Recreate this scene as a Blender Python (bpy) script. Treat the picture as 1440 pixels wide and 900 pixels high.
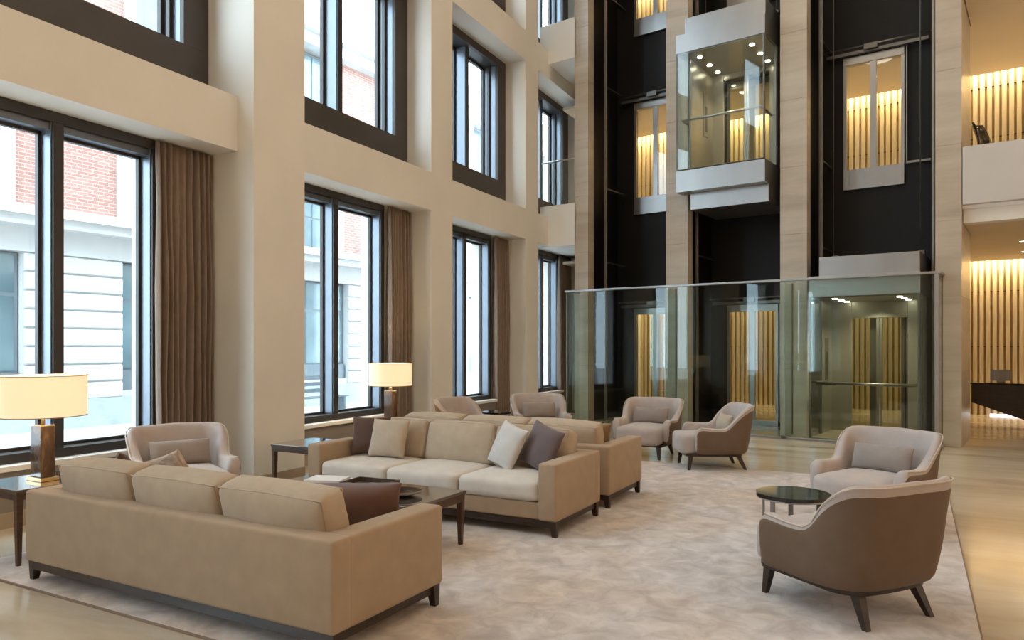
import bpy, bmesh, math, random
from mathutils import Vector, Matrix
random.seed(4)
for o in list(bpy.data.objects): bpy.data.objects.remove(o, do_unlink=True)
SC = bpy.context.scene
COL = SC.collection
PI = math.pi
RAD = math.radians

# ------------------------------------------------------------------ camera
cam_d = bpy.data.cameras.new('camera'); cam = bpy.data.objects.new('camera', cam_d); COL.objects.link(cam)
cam.location = (0, 0, 1.6)
cam.rotation_euler = (PI/2, 0, RAD(26.65))
cam_d.sensor_width = 36; cam_d.lens = 36*1030/1440
cam_d.shift_y = (487-450)/1440
cam_d.clip_end = 300
SC.camera = cam
# ------------------------------------------------------------------ exposure
vs = SC.view_settings
vs.view_transform = 'Standard'; vs.look = 'None'; vs.gamma = 1; vs.exposure = 0.0; vs.use_curve_mapping = False
# ------------------------------------------------------------------ sky (overcast)
W = bpy.data.worlds.new('sky'); SC.world = W; W.use_nodes = True
bg = W.node_tree.nodes['Background']; bg.inputs[0].default_value = (0.72, 0.87, 1.0, 1); bg.inputs[1].default_value = 11.5
# ------------------------------------------------------------------ unseen fill lamps added in the atrium ceiling
WARM = (1.0, 0.93, 0.85)
ATRIUM = [(-4.4, -2.5), (-0.6, -2.5), (3.4, -2.5), (-4.4, 2.2), (-0.6, 2.2), (3.4, 2.2), (-4.4, 6.8), (-0.6, 6.8), (3.4, 6.8), (-4.0, 11.0), (-0.6, 11.0), (3.4, 11.0)]
ATRIUM_Z = 11.78
ATRIUM_W = 15
for (x, y) in ATRIUM:
    ld = bpy.data.lights.new('atrium_fill_lamp', 'AREA'); ld.shape = 'DISK'; ld.size = 0.9; ld.energy = ATRIUM_W; ld.color = WARM
    lo = bpy.data.objects.new('atrium_fill_lamp', ld); COL.objects.link(lo); lo.location = (x, y, ATRIUM_Z - 0.06)

# unseen wall lamps added to give warm light from the right, opposite the windows
SIDE_FILL_LAMPS = [(y, z) for z in (2.9, 6.4) for y in (-3.0, 1.5, 6.0, 10.5)]
for (y, z) in SIDE_FILL_LAMPS:
    ld = bpy.data.lights.new('side_fill_lamp', 'AREA'); ld.shape = 'RECTANGLE'; ld.size = .35; ld.size_y = .8; ld.energy = 42 if z < 4 else 17; ld.color = (1.0, .53, .20)
    lo = bpy.data.objects.new('side_fill_lamp', ld); COL.objects.link(lo); lo.location = (6.86, y, z); lo.rotation_euler = (0, RAD(90), 0)

# ------------------------------------------------------------------ materials
MATS = {}
def nodes(name):
    m = bpy.data.materials.new(name); m.use_nodes = True
    return m, m.node_tree, m.node_tree.nodes['Principled BSDF']
def mat(name, col, rough=0.6, var=0.0, scale=6.0, bump=0.0, bscale=60.0, metal=0.0, col2=None, stretch=None, detail=4, spec=0.5, sheen=0.0, coat=0.0):
    m, t, b = nodes(name)
    b.inputs['Roughness'].default_value = rough; b.inputs['Metallic'].default_value = metal
    b.inputs['Specular IOR Level'].default_value = spec
    if sheen: b.inputs['Sheen Weight'].default_value = sheen; b.inputs['Sheen Roughness'].default_value = .4
    if coat: b.inputs['Coat Weight'].default_value = coat; b.inputs['Coat Roughness'].default_value = .08
    c = (*col, 1)
    b.inputs['Base Color'].default_value = c
    tc = t.nodes.new('ShaderNodeTexCoord'); vec = tc.outputs['Object']
    if stretch:
        mp = t.nodes.new('ShaderNodeMapping'); mp.inputs['Scale'].default_value = stretch
        t.links.new(vec, mp.inputs['Vector']); vec = mp.outputs['Vector']
    if var or col2:
        n = t.nodes.new('ShaderNodeTexNoise'); n.inputs['Scale'].default_value = scale; n.inputs['Detail'].default_value = detail
        t.links.new(vec, n.inputs['Vector'])
        r = t.nodes.new('ShaderNodeValToRGB'); r.color_ramp.elements[0].position = .35; r.color_ramp.elements[1].position = .68
        c2 = col2 or tuple(max(0, v*(1-var)) for v in col); c1 = col if col2 else tuple(min(1, v*(1+var)) for v in col)
        r.color_ramp.elements[0].color = (*c2, 1); r.color_ramp.elements[1].color = (*c1, 1)
        t.links.new(n.outputs['Fac'], r.inputs['Fac']); t.links.new(r.outputs['Color'], b.inputs['Base Color'])
    if bump:
        n2 = t.nodes.new('ShaderNodeTexNoise'); n2.inputs['Scale'].default_value = bscale; n2.inputs['Detail'].default_value = 3
        t.links.new(vec, n2.inputs['Vector'])
        bp = t.nodes.new('ShaderNodeBump'); bp.inputs['Strength'].default_value = bump; bp.inputs['Distance'].default_value = .01
        t.links.new(n2.outputs['Fac'], bp.inputs['Height']); t.links.new(bp.outputs['Normal'], b.inputs['Normal'])
    MATS[name] = m
    return m
def emis(name, col, s):
    m, t, b = nodes(name)
    b.inputs['Base Color'].default_value = (*col, 1); b.inputs['Emission Color'].default_value = (*col, 1); b.inputs['Emission Strength'].default_value = s
    MATS[name] = m; return m
def glass(name, tint, refl=1.45):
    m = bpy.data.materials.new(name); m.use_nodes = True; t = m.node_tree
    for n in list(t.nodes): t.nodes.remove(n)
    out = t.nodes.new('ShaderNodeOutputMaterial'); mix = t.nodes.new('ShaderNodeMixShader')
    tr = t.nodes.new('ShaderNodeBsdfTransparent'); tr.inputs[0].default_value = (*tint, 1)
    gl = t.nodes.new('ShaderNodeBsdfGlossy'); gl.inputs['Roughness'].default_value = 0.015; gl.inputs[0].default_value = (1, 1, 1, 1)
    lw = t.nodes.new('ShaderNodeLayerWeight'); lw.inputs[0].default_value = .5          # facing = 1-|cos|, same on both faces
    pw = t.nodes.new('ShaderNodeMath'); pw.operation = 'POWER'; pw.inputs[1].default_value = 5
    fr = t.nodes.new('ShaderNodeMath'); fr.operation = 'MULTIPLY_ADD'; f0 = ((refl-1)/(refl+1))**2; fr.inputs[1].default_value = 1-f0; fr.inputs[2].default_value = f0
    t.links.new(lw.outputs['Facing'], pw.inputs[0]); t.links.new(pw.outputs[0], fr.inputs[0])
    t.links.new(fr.outputs[0], mix.inputs[0]); t.links.new(tr.outputs[0], mix.inputs[1]); t.links.new(gl.outputs[0], mix.inputs[2]); t.links.new(mix.outputs[0], out.inputs[0])
    MATS[name] = m; return m
def stone(name, c1, c2, c3, rough, rot, sc, coat=0.0, spec=.5):
    """polished stone: soft clouds with long veins"""
    m, t, b = nodes(name)
    b.inputs['Roughness'].default_value = rough; b.inputs['Specular IOR Level'].default_value = spec
    if coat: b.inputs['Coat Weight'].default_value = coat; b.inputs['Coat Roughness'].default_value = .06
    tc = t.nodes.new('ShaderNodeTexCoord'); mp = t.nodes.new('ShaderNodeMapping')
    mp.inputs['Rotation'].default_value = rot; mp.inputs['Scale'].default_value = sc
    t.links.new(tc.outputs['Object'], mp.inputs['Vector'])
    n = t.nodes.new('ShaderNodeTexNoise'); n.inputs['Scale'].default_value = 1.0; n.inputs['Detail'].default_value = 7; n.inputs['Roughness'].default_value = .6; n.inputs['Distortion'].default_value = .5
    t.links.new(mp.outputs['Vector'], n.inputs['Vector'])
    r = t.nodes.new('ShaderNodeValToRGB'); e = r.color_ramp.elements
    e[0].position = .3; e[0].color = (*c1, 1); e[1].position = .72; e[1].color = (*c3, 1)
    k = e.new(.5); k.color = (*c2, 1)
    t.links.new(n.outputs['Fac'], r.inputs['Fac']); t.links.new(r.outputs['Color'], b.inputs['Base Color'])
    MATS[name] = m; return m

mat('plaster', (.755, .71, .64), .75, var=.03, scale=1.2, bump=.03, bscale=40)
mat('white_paint', (.74, .715, .69), .6, var=.02, scale=2)
mat('slab_white', (.86, .86, .85), .6, var=.01, scale=2)
mat('parapet_paint', (.57, .53, .49), .6, var=.02, scale=2)
mat('lobby_ceiling', (.60, .49, .35), .6, var=.03, scale=1)
mat('ceiling_paint', (.82, .76, .66), .8, var=.02, scale=1)
stone('floor_stone', (.34, .255, .17), (.53, .44, .33), (.66, .575, .46), .14, (0, 0, RAD(67)), (.30, 1.35, 1), spec=.6)
stone('travertine', (.39, .32, .245), (.48, .405, .32), (.56, .485, .395), .3, (0, 0, 0), (.5, .5, 3.2))
mat('dark_frame', (.045, .040, .038), .42, var=.08, scale=5, metal=.3)
mat('casing', (.060, .050, .044), .5, var=.1, scale=2, metal=.2)
mat('reveal_metal', (.16, .18, .21), .35, var=.06, scale=3, metal=.6)
mat('panel_grey', (.22, .19, .165), .5, var=.05, scale=3)
mat('base_stone', (.36, .28, .20), .4, var=.06, scale=4)
mat('shaft_black', (.008, .007, .007), .5, var=.15, scale=1.5, spec=.28)
mat('steel', (.37, .355, .34), .30, var=.05, scale=2.5, metal=.85, stretch=(1, 1, .2))
mat('steel_dark', (.16, .15, .14), .35, var=.08, scale=4, metal=.8)
mat('rail_steel', (.30, .28, .26), .4, var=.08, scale=6, metal=.85)
mat('car_interior', (.35, .32, .27), .35, var=.08, scale=1.5, metal=.5)
glass('pane_glass', (.93, .97, .98)); glass('shaft_glass', (.90, .95, .93), 1.32); glass('car_glass', (.92, .96, .94), 1.36); glass('door_glass', (.95, .95, .90))
mat('glass_edge', (.30, .42, .38), .15, var=.1, scale=3)
mat('slat_wood', (.72, .60, .40), .5, var=.18, scale=3, stretch=(6, 6, .4))
mat('slat_back', (.46, .34, .18), .7, var=.12, scale=3)
def fabric(name, col, var=.05, sheen=.15, bump=.25):
    return mat(name, col, .9, var=var, scale=9, bump=bump, bscale=420, spec=.2, sheen=sheen, detail=6)
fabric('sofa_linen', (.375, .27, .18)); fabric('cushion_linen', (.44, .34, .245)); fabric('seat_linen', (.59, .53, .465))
fabric('taupe', (.155, .102, .068), sheen=.12); fabric('taupe_inner', (.45, .38, .345), sheen=.3)  # outer shell colour darkened with painted-in shade; inner is the same cloth
fabric('lumbar', (.29, .24, .215), sheen=.3); fabric('piping', (.56, .48, .40))
fabric('brown_cloth', (.105, .062, .048)); fabric('plum_cloth', (.135, .098, .095), sheen=.35); fabric('oat_cloth', (.45, .36, .27)); fabric('silver_cloth', (.52, .48, .44), sheen=.4)
fabric('olive_cloth', (.24, .165, .085))
mat('brown_leather', (.115, .052, .034), .45, var=.12, scale=6, bump=.08, bscale=90)
mat('stripe_cloth', (.30, .20, .14), .85, col2=(.55, .46, .38), scale=14, stretch=(1, 5, 1), bump=.1)
mat('curtain_cloth', (.25, .185, .14), .9, var=.07, scale=8, bump=.1, bscale=200, spec=.2)
mat('wenge', (.030, .018, .013), .38, var=.3, scale=5, stretch=(1, 1, 6))
mat('walnut', (.085, .048, .030), .4, var=.3, scale=5, stretch=(1, 1, 6))
mat('lacquer', (.012, .011, .011), .07, var=.05, scale=3, coat=.6)
mat('smoked_top', (.10, .082, .070), .06, var=.05, scale=3, coat=.8)
mat('brass', (.48, .35, .18), .3, var=.1, scale=8, metal=.9)
stone('onyx', (.025, .014, .008), (.11, .06, .03), (.30, .20, .12), .15, (0, 0, 0), (9, 9, 4), coat=.5)
def shade_mat():
    m, t, b = nodes('shade')
    b.inputs['Base Color'].default_value = (.85, .78, .62, 1); b.inputs['Roughness'].default_value = .9
    b.inputs['Emission Color'].default_value = (1, .80, .46, 1); b.inputs['Emission Strength'].default_value = .62
    n = t.nodes.new('ShaderNodeTexNoise'); n.inputs['Scale'].default_value = 160
    bp = t.nodes.new('ShaderNodeBump'); bp.inputs['Strength'].default_value = .1; t.links.new(n.outputs['Fac'], bp.inputs['Height']); t.links.new(bp.outputs['Normal'], b.inputs['Normal'])
    MATS['shade'] = m
shade_mat()
def rug_mat():
    m, t, b = nodes('rug'); b.inputs['Roughness'].default_value = .95; b.inputs['Specular IOR Level'].default_value = .1
    b.inputs['Sheen Weight'].default_value = .25
    tc = t.nodes.new('ShaderNodeTexCoord')
    n1 = t.nodes.new('ShaderNodeTexNoise'); n1.inputs['Scale'].default_value = 5.5; n1.inputs['Detail'].default_value = 6; n1.inputs['Roughness'].default_value = .62; n1.inputs['Distortion'].default_value = .6
    n2 = t.nodes.new('ShaderNodeTexNoise'); n2.inputs['Scale'].default_value = .9; n2.inputs['Detail'].default_value = 3
    n3 = t.nodes.new('ShaderNodeTexNoise'); n3.inputs['Scale'].default_value = 300; n3.inputs['Detail'].default_value = 2
    for n in (n1, n2, n3): t.links.new(tc.outputs['Object'], n.inputs['Vector'])
    r1 = t.nodes.new('ShaderNodeValToRGB'); e = r1.color_ramp.elements
    e[0].position = .33; e[0].color = (.45, .395, .37, 1); e[1].position = .66; e[1].color = (.70, .64, .615, 1)
    r2 = t.nodes.new('ShaderNodeValToRGB'); e = r2.color_ramp.elements
    e[0].position = .36; e[0].color = (1.0, .90, .78, 1); e[1].position = .6; e[1].color = (1, 1, 1, 1)
    mx = t.nodes.new('ShaderNodeMix'); mx.data_type = 'RGBA'; mx.blend_type = 'MULTIPLY'; mx.inputs[0].default_value = 1
    t.links.new(n1.outputs['Fac'], r1.inputs[0]); t.links.new(n2.outputs['Fac'], r2.inputs[0])
    t.links.new(r1.outputs[0], mx.inputs[6]); t.links.new(r2.outputs[0], mx.inputs[7]); t.links.new(mx.outputs[2], b.inputs['Base Color'])
    bp = t.nodes.new('ShaderNodeBump'); bp.inputs['Strength'].default_value = .5; bp.inputs['Distance'].default_value = .01
    t.links.new(n3.outputs['Fac'], bp.inputs['Height']); t.links.new(bp.outputs['Normal'], b.inputs['Normal'])
    MATS['rug'] = m
rug_mat()
# street
mat('portland', (.52, .505, .49), .8, var=.05, scale=1.5, bump=.1, bscale=20)
mat('paving', (.45, .44, .43), .8, var=.06, scale=2)
mat('plinth_stone', (.40, .43, .45), .8, var=.1, scale=2)
mat('street_frame', (.15, .18, .20), .4, var=.05)
mat('street_glass', (.10, .15, .17), .08, col2=(.20, .28, .30), scale=.7, spec=.8)
def brick_mat():
    m, t, b = nodes('brick'); b.inputs['Roughness'].default_value = .85
    tc = t.nodes.new('ShaderNodeTexCoord'); mp = t.nodes.new('ShaderNodeMapping'); mp.inputs['Rotation'].default_value = (PI/2, 0, PI/2)
    sx = t.nodes.new('ShaderNodeSeparateXYZ'); cx = t.nodes.new('ShaderNodeCombineXYZ')
    t.links.new(tc.outputs['Object'], sx.inputs[0]); t.links.new(sx.outputs[1], cx.inputs[0]); t.links.new(sx.outputs[2], cx.inputs[1])
    br = t.nodes.new('ShaderNodeTexBrick'); br.inputs['Scale'].default_value = 1; br.inputs['Brick Width'].default_value = .23; br.inputs['Row Height'].default_value = .075; br.inputs['Mortar Size'].default_value = .006
    br.inputs['Color1'].default_value = (.36, .16, .125, 1); br.inputs['Color2'].default_value = (.43, .22, .175, 1); br.inputs['Mortar'].default_value = (.55, .45, .40, 1)
    t.links.new(cx.outputs[0], br.inputs['Vector']); t.links.new(br.outputs['Color'], b.inputs['Base Color'])
    MATS['brick'] = m
brick_mat()
emis('lamp_disc', (1, .86, .62), 14); emis('spot_disc', (1, .90, .70), 30); emis('led_white', (.80, .85, 1), 2.5)

# ------------------------------------------------------------------ helpers
def obj(name, bm, material, parent=None, loc=(0, 0, 0), rotz=0.0, smooth=False, rot=None):
    me = bpy.data.meshes.new(name)
    if isinstance(bm, bpy.types.Mesh): me = bm
    else:
        bmesh.ops.recalc_face_normals(bm, faces=bm.faces[:]); bm.to_mesh(me); bm.free()
    if smooth:
        for p in me.polygons: p.use_smooth = True
    o = bpy.data.objects.new(name, me); COL.objects.link(o)
    if material and not me.materials: me.materials.append(MATS[material] if isinstance(material, str) else material)
    o.location = loc; o.rotation_euler = rot if rot else (0, 0, rotz)
    if parent: o.parent = parent
    return o
def empty(name, loc=(0, 0, 0), rotz=0.0):
    o = bpy.data.objects.new(name, None); COL.objects.link(o); o.location = loc; o.rotation_euler = (0, 0, rotz); o.empty_display_size = .1
    return o
def tag(o, label, cat, group=None):
    o['label'] = label; o['category'] = cat
    if group: o['group'] = group
    return o
def struct(o, label=None):
    o['kind'] = 'structure'
    if label: o['label'] = label
    return o
def B(x0, x1, y0, y1, z0, z1, bm=None, bev=0.0, seg=2):
    b2 = bm or bmesh.new()
    vs_ = [b2.verts.new(p) for p in ((x0, y0, z0), (x1, y0, z0), (x1, y1, z0), (x0, y1, z0), (x0, y0, z1), (x1, y0, z1), (x1, y1, z1), (x0, y1, z1))]
    fs = [b2.faces.new([vs_[i] for i in f]) for f in ((0, 3, 2, 1), (4, 5, 6, 7), (0, 1, 5, 4), (1, 2, 6, 5), (2, 3, 7, 6), (3, 0, 4, 7))]
    if bev:
        es = list({e for f in fs for e in f.edges})
        bmesh.ops.bevel(b2, geom=es, offset=bev, segments=seg, profile=.5, affect='EDGES')
    return b2
def CYL(r, z0, z1, seg=24, cx=0, cy=0, r2=None, bm=None, bev=0.0):
    b2 = bm or bmesh.new(); r2 = r if r2 is None else r2
    lo = [b2.verts.new((cx+r*math.cos(2*PI*i/seg), cy+r*math.sin(2*PI*i/seg), z0)) for i in range(seg)]
    hi = [b2.verts.new((cx+r2*math.cos(2*PI*i/seg), cy+r2*math.sin(2*PI*i/seg), z1)) for i in range(seg)]
    f1 = b2.faces.new(lo[::-1]); f2 = b2.faces.new(hi)
    for i in range(seg): b2.faces.new((lo[i], lo[(i+1) % seg], hi[(i+1) % seg], hi[i]))
    if bev: bmesh.ops.bevel(b2, geom=list(f1.edges)+list(f2.edges), offset=bev, segments=2, profile=.5, affect='EDGES')
    return b2
def TUBE(pts, r, seg=8, bm=None, closed=False):
    b2 = bm or bmesh.new(); rings = []; n = len(pts); P = [Vector(p) for p in pts]
    for i in range(n):
        a = P[i-1] if (i > 0 or closed) else P[i]; c = P[(i+1) % n] if (i < n-1 or closed) else P[i]
        tg = (c-a).normalized(); up = Vector((0, 0, 1)) if abs(tg.z) < .95 else Vector((1, 0, 0))
        s = tg.cross(up).normalized(); u = s.cross(tg)
        rr = r[i] if isinstance(r, (list, tuple)) else r
        rings.append([b2.verts.new(P[i]+s*rr*math.cos(2*PI*k/seg)+u*rr*math.sin(2*PI*k/seg)) for k in range(seg)])
    for i in range(n if closed else n-1):
        A, C = rings[i], rings[(i+1) % n]
        for k in range(seg): b2.faces.new((A[k], A[(k+1) % seg], C[(k+1) % seg], C[k]))
    if not closed: b2.faces.new(rings[0][::-1]); b2.faces.new(rings[-1])
    return b2
def PRISM(poly, z0, z1, bm=None):
    b2 = bm or bmesh.new()
    lo = [b2.verts.new((x, y, z0)) for x, y in poly]; hi = [b2.verts.new((x, y, z1)) for x, y in poly]
    b2.faces.new(lo[::-1]); b2.faces.new(hi); n = len(poly)
    for i in range(n): b2.faces.new((lo[i], lo[(i+1) % n], hi[(i+1) % n], hi[i]))
    return b2
def RBOX(sx, sy, sz, r, bul=(0, 0, 0), n=8, c=(0, 0, 0)):
    """soft rounded box, faces bulged by bul"""
    b2 = bmesh.new(); cache = {}
    h = (sx/2, sy/2, sz/2)
    def ticks(hh):
        rr = min(r, hh*.98); k = 3
        edge = [-hh + rr*(1-math.cos(PI/2*i/k)) for i in range(k+1)]
        mid = [-hh+rr + (2*hh-2*rr)*j/n for j in range(1, n)]
        return edge + mid + [-e for e in edge[::-1]]
    T = [ticks(v) for v in h]
    def vert(p):
        key = tuple(round(v, 5) for v in p)
        if key in cache: return cache[key]
        q = [max(-h[i]+min(r, h[i]*.98), min(h[i]-min(r, h[i]*.98), p[i])) for i in range(3)]
        dv = Vector([(p[i]-q[i])/min(r, h[i]*.98) for i in range(3)])
        if dv.length > 1e-6: dv.normalize()
        v = [q[i]+dv[i]*min(r, h[i]*.98) for i in range(3)]
        u = [v[i]/h[i] for i in range(3)]
        for i in range(3):
            j, k = (i+1) % 3, (i+2) % 3
            v[i] += bul[i]*u[i]*max(0, 1-u[j]**2)*max(0, 1-u[k]**2)
        cache[key] = b2.verts.new((v[0]+c[0], v[1]+c[1], v[2]+c[2])); return cache[key]
    for ax in range(3):
        j, k = (ax+1) % 3, (ax+2) % 3
        for sgn in (-1, 1):
            for a in range(len(T[j])-1):
                for bb in range(len(T[k])-1):
                    vsx = []
                    for (ja, kb) in ((a, bb), (a+1, bb), (a+1, bb+1), (a, bb+1)):
                        p = [0, 0, 0]; p[ax] = sgn*h[ax]; p[j] = T[j][ja]; p[k] = T[k][kb]; vsx.append(vert(p))
                    if len(set(vsx)) == 4:
                        try: b2.faces.new(vsx if sgn > 0 else vsx[::-1])
                        except ValueError: pass
    return b2
def PILLOW(w, h, t, n=14, ears=.07):
    b2 = bmesh.new(); G = {}
    for s in (1, -1):
        for i in range(n+1):
            for j in range(n+1):
                u = math.sin((i/n-.5)*PI); v = math.sin((j/n-.5)*PI)
                if s < 0 and (i in (0, n) or j in (0, n)): G[s, i, j] = G[1, i, j]; continue
                x = w/2*u*(1-ears*(1-v*v)); z = h/2*v*(1-ears*(1-u*u))
                y = s*t/2*(max(0, 1-u*u)*max(0, 1-v*v))**.42*(1+.06*math.sin(5*u+3*v)*math.cos(4*v))
                G[s, i, j] = b2.verts.new((x, y, z))
        for i in range(n):
            for j in range(n):
                b2.faces.new([G[s, i, j], G[s, i+1, j], G[s, i+1, j+1], G[s, i, j+1]])
    return b2
def copy_tree(o, parent=None):
    c = o.copy(); COL.objects.link(c); c.parent = parent
    for ch in list(o.children): copy_tree(ch, c)
    return c
# elevator block is turned 9.3 degrees against the window wall
EB = -RAD(9.3); EC, ES = math.cos(EB), math.sin(EB)
def ew(a, b, z=0): return Vector((a*EC - b*ES, a*ES + b*EC, z))
def eobj(name, bm, material, parent=None, c=None, **k):
    """object built in elevator-block coordinates; origin moved to c"""
    if c is None: return obj(name, bm, material, parent, rotz=EB if parent is None else 0, **k)
    bmesh.ops.translate(bm, verts=bm.verts[:], vec=Vector((-c[0], -c[1], -c[2])))
    if parent is None: return obj(name, bm, material, None, loc=ew(*c), rotz=EB, **k)
    return obj(name, bm, material, parent, loc=c, **k)

# ================================================================== STRUCTURE
XW = -6.5           # beam / pier face
XG = -6.96          # window casing plane
struct(obj('floor', PRISM([(-7.5, -6), (7.2, -6), (7.2, 23), (-7.5, 23)], -.25, 0), 'floor_stone'), 'polished veined beige stone floor')
struct(obj('ceiling', PRISM([(-7.5, -6), (7.2, -6), (7.2, 23), (-7.5, 23)], 11.9, 12.1), 'ceiling_paint'))
struct(obj('wall_rear', B(-7.5, 7.2, -6.2, -6, 0, 11.9), 'plaster'))
struct(obj('wall_right', B(7.0, 7.2, -6, 23, 0, 11.9), 'plaster'))
wl = struct(empty('wall_left', (-7.0, 8, 0)), 'cream window wall of piers and beams with deep reveals')
def wpart(name, bm, m): 
    bmesh.ops.translate(bm, verts=bm.verts[:], vec=(7.0, -8, 0)); return obj(name, bm, m, wl)
BAYS = [(-2.0, 1.55), (2.4, 6.02), (6.83, 10.03), (10.69, 13.57), (14.2, 17.0)]
CW = .66                      # recess beside each lower window where the curtain hangs
MULL = [-.2, 4.27, 8.23, 11.88, 15.4]
MULL_UP = [-.2, 4.4, 8.45, 12.15, 15.6]
PIERS = [(-6, -2.0), (1.55, 2.4), (6.02, 6.83), (10.03, 10.69), (13.57, 14.2), (17.0, 23)]
LEVELS = [(0.0, 3.81), (4.43, 7.48), (8.09, 11.15)]
for a, b in PIERS: wpart('pier', B(-7.5, XW, a, b, 0, 11.9), 'plaster')
wpart('column', B(XW, -6.25, 6.02, 6.83, 0, 11.9), 'plaster')
for a, b in BAYS:
    for z0, z1 in ((3.81, 4.43), (7.48, 8.09), (11.15, 11.9)): wpart('beam', B(-7.5, XW, a, b, z0, z1), 'plaster')
    wpart('sill_panel', B(-7.4, -6.85, a, b-CW, 0, .50), 'panel_grey')
    wpart('window_sill', B(-7.3, -6.80, a, b-CW, .50, .55, bev=.006), 'white_paint')
    struct(obj('baseboard_left', B(-6.85, -6.835, a, b-CW, 0, .137), 'base_stone'))
    wpart('recess_panel', B(-7.4, -6.98, b-CW, b, 0, 3.81), 'plaster')
struct(obj('baseboard_column', B(-6.25, -6.235, 6.02, 6.83, 0, .137, B(-6.5, -6.25, 6.005, 6.02, 0, .137)), 'base_stone'))
for a, b in PIERS[3:5] + PIERS[1:2]: struct(obj('baseboard_pier', B(XW, XW+.015, a, b, 0, .137), 'base_stone'))
# ---- windows
def win_low(k, a, b, ym):
    r = struct(empty('window_%d' % k, (-7.0, (a+b)/2, .55)), 'tall dark framed window between the cream piers')
    ox, oy, oz = -7.0, (a+b)/2, .55
    def P(name, x0, x1, y0, y1, z0, z1, m, parent=r, bev=.004): return obj(name, B(x0-ox, x1-ox, y0-oy, y1-oy, z0-oz, z1-oz, bev=bev), m, parent)
    z0, z1 = .55, 3.81
    P('frame_rail', -7.16, -6.94, a, b, z0, z0+.085, 'dark_frame'); P('frame_rail', -7.16, -6.94, a, b, z1-.10, z1, 'dark_frame')
    P('frame_head', -7.16, -6.99, a, b, z1-.17, z1-.10, 'reveal_metal')
    for y in (a, b-.09): P('frame_stile', -7.16, -6.94, y, y+.09, z0+.085, z1-.10, 'dark_frame')
    P('mullion', -7.20, -6.94, ym-.05, ym+.05, z0+.085, z1-.10, 'dark_frame'); P('mullion_lining', -7.17, -6.965, ym-.062, ym-.05, z0+.085, z1-.10, 'reveal_metal')
    P('stile_lining', -7.17, -6.965, b-.102, b-.09, z0+.085, z1-.10, 'reveal_metal')
    for (p, q) in ((a+.09, ym-.062), (ym+.05, b-.102)):
        m = bmesh.new(); zb, zt = z0+.085, z1-.17
        for (u0, u1, w0, w1) in ((p, q, zb, zb+.03), (p, q, zt-.03, zt), (p, p+.03, zb, zt), (q-.03, q, zb, zt)): B(-7.16-ox, -7.11-ox, u0-oy, u1-oy, w0-oz, w1-oz, m)
        s = obj('sash', m, 'dark_frame', r)
        obj('pane', B(-7.14-ox, -7.13-ox, p+.03-oy, q-.03-oy, zb+.03-oz, zt-.03-oz), 'pane_glass', s)
    return r
def win_up(k, a, b, z0, z1, ym):
    ox, oy, oz = -7.2, (a+b)/2, z0
    r = struct(empty('window_%d' % k, (ox, oy, oz)), 'upper window set in a deep dark metal casing')
    def P(name, x0, x1, y0, y1, zz0, zz1, m, bev=.004): return obj(name, B(x0-ox, x1-ox, y0-oy, y1-oy, zz0-oz, zz1-oz, bev=bev), m, r)
    ca, cb, cz0, cz1 = a+.34, b-.34, z0+.56, z1-.15
    P('casing_rail', -7.02, XG, a, b, z0, cz0, 'casing'); P('casing_rail', -7.02, XG, a, b, cz1, z1, 'casing')
    P('casing_stile', -7.02, XG, a, ca, cz0, cz1, 'casing'); P('casing_stile', -7.02, XG, cb, b, cz0, cz1, 'casing')
    for (y0, y1) in ((ca-.02, ca), (cb, cb+.02)): P('lining', -7.34, -7.02, y0, y1, cz0, cz1, 'reveal_metal')
    P('lining', -7.34, -7.02, ca-.02, cb+.02, cz0-.02, cz0, 'dark_frame'); P('lining', -7.34, -7.02, ca-.02, cb+.02, cz1, cz1+.02, 'dark_frame')
    P('stop_bead', -7.20, -7.14, cb-.045, cb, cz0, cz1, 'dark_frame')
    P('mullion', -7.33, -7.05, ym-.05, ym+.05, cz0, cz1, 'dark_frame'); P('mullion_lining', -7.32, -7.07, ym-.062, ym-.05, cz0, cz1, 'reveal_metal')
    for (p, q) in ((ca, ym-.062), (ym+.05, cb)):
        m = bmesh.new()
        for (u0, u1, w0, w1) in ((p, q, cz0, cz0+.05), (p, q, cz1-.05, cz1), (p, p+.05, cz0, cz1), (q-.05, q, cz0, cz1)): B(-7.34-ox, -7.28-ox, u0-oy, u1-oy, w0-oz, w1-oz, m)
        s = obj('sash', m, 'dark_frame', r)
        obj('pane', B(-7.315-ox, -7.305-ox, p+.05-oy, q-.05-oy, cz0+.05-oz, cz1-.05-oz), 'pane_glass', s)
    return r
k = 1
for a, b in BAYS:
    ym = MULL[BAYS.index((a, b))]
    win_low(k, a, b-CW, ym); k += 1
    for z0, z1 in LEVELS[1:]: win_up(k, a, b, z0, z1, MULL_UP[BAYS.index((a, b))]); k += 1
# ---- curtains
def curtain(y0, y1, label):
    n = 132; b2 = bmesh.new(); L = y1-y0; folds = max(5, round(L/.082)); cols = []
    for i in range(n+1):
        s = i/n; y = y0+L*s-(y0+y1)/2
        ph = 2*PI*folds*s
        x = .068*math.sin(ph+.5*math.sin(7*s))*(0.8+.3*math.sin(9*s+1)); cols.append((x, y, ph))
    rows = []
    for j, z in enumerate((0.02, .5, 1.2, 2.2, 3.2, 3.62, 3.79)):
        g = 1-.55*(j/6.0)**2 if j > 3 else 1
        rows.append([b2.verts.new((x*g+.006*math.sin(3*z+ph), y+.012*math.sin(2.3*z+ph*.3)*(1 if j < 5 else 0), z)) for x, y, ph in cols])
    for j in range(6):
        for i in range(n): b2.faces.new((rows[j][i], rows[j][i+1], rows[j+1][i+1], rows[j+1][i]))
    o = obj('curtain', b2, 'curtain_cloth', None, (-6.88, (y0+y1)/2, 0), smooth=True)
    md = o.modifiers.new('solid', 'SOLIDIFY'); md.thickness = .006
    return tag(o, label, 'curtain', 'gathered brown curtains at the tall windows')
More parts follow.
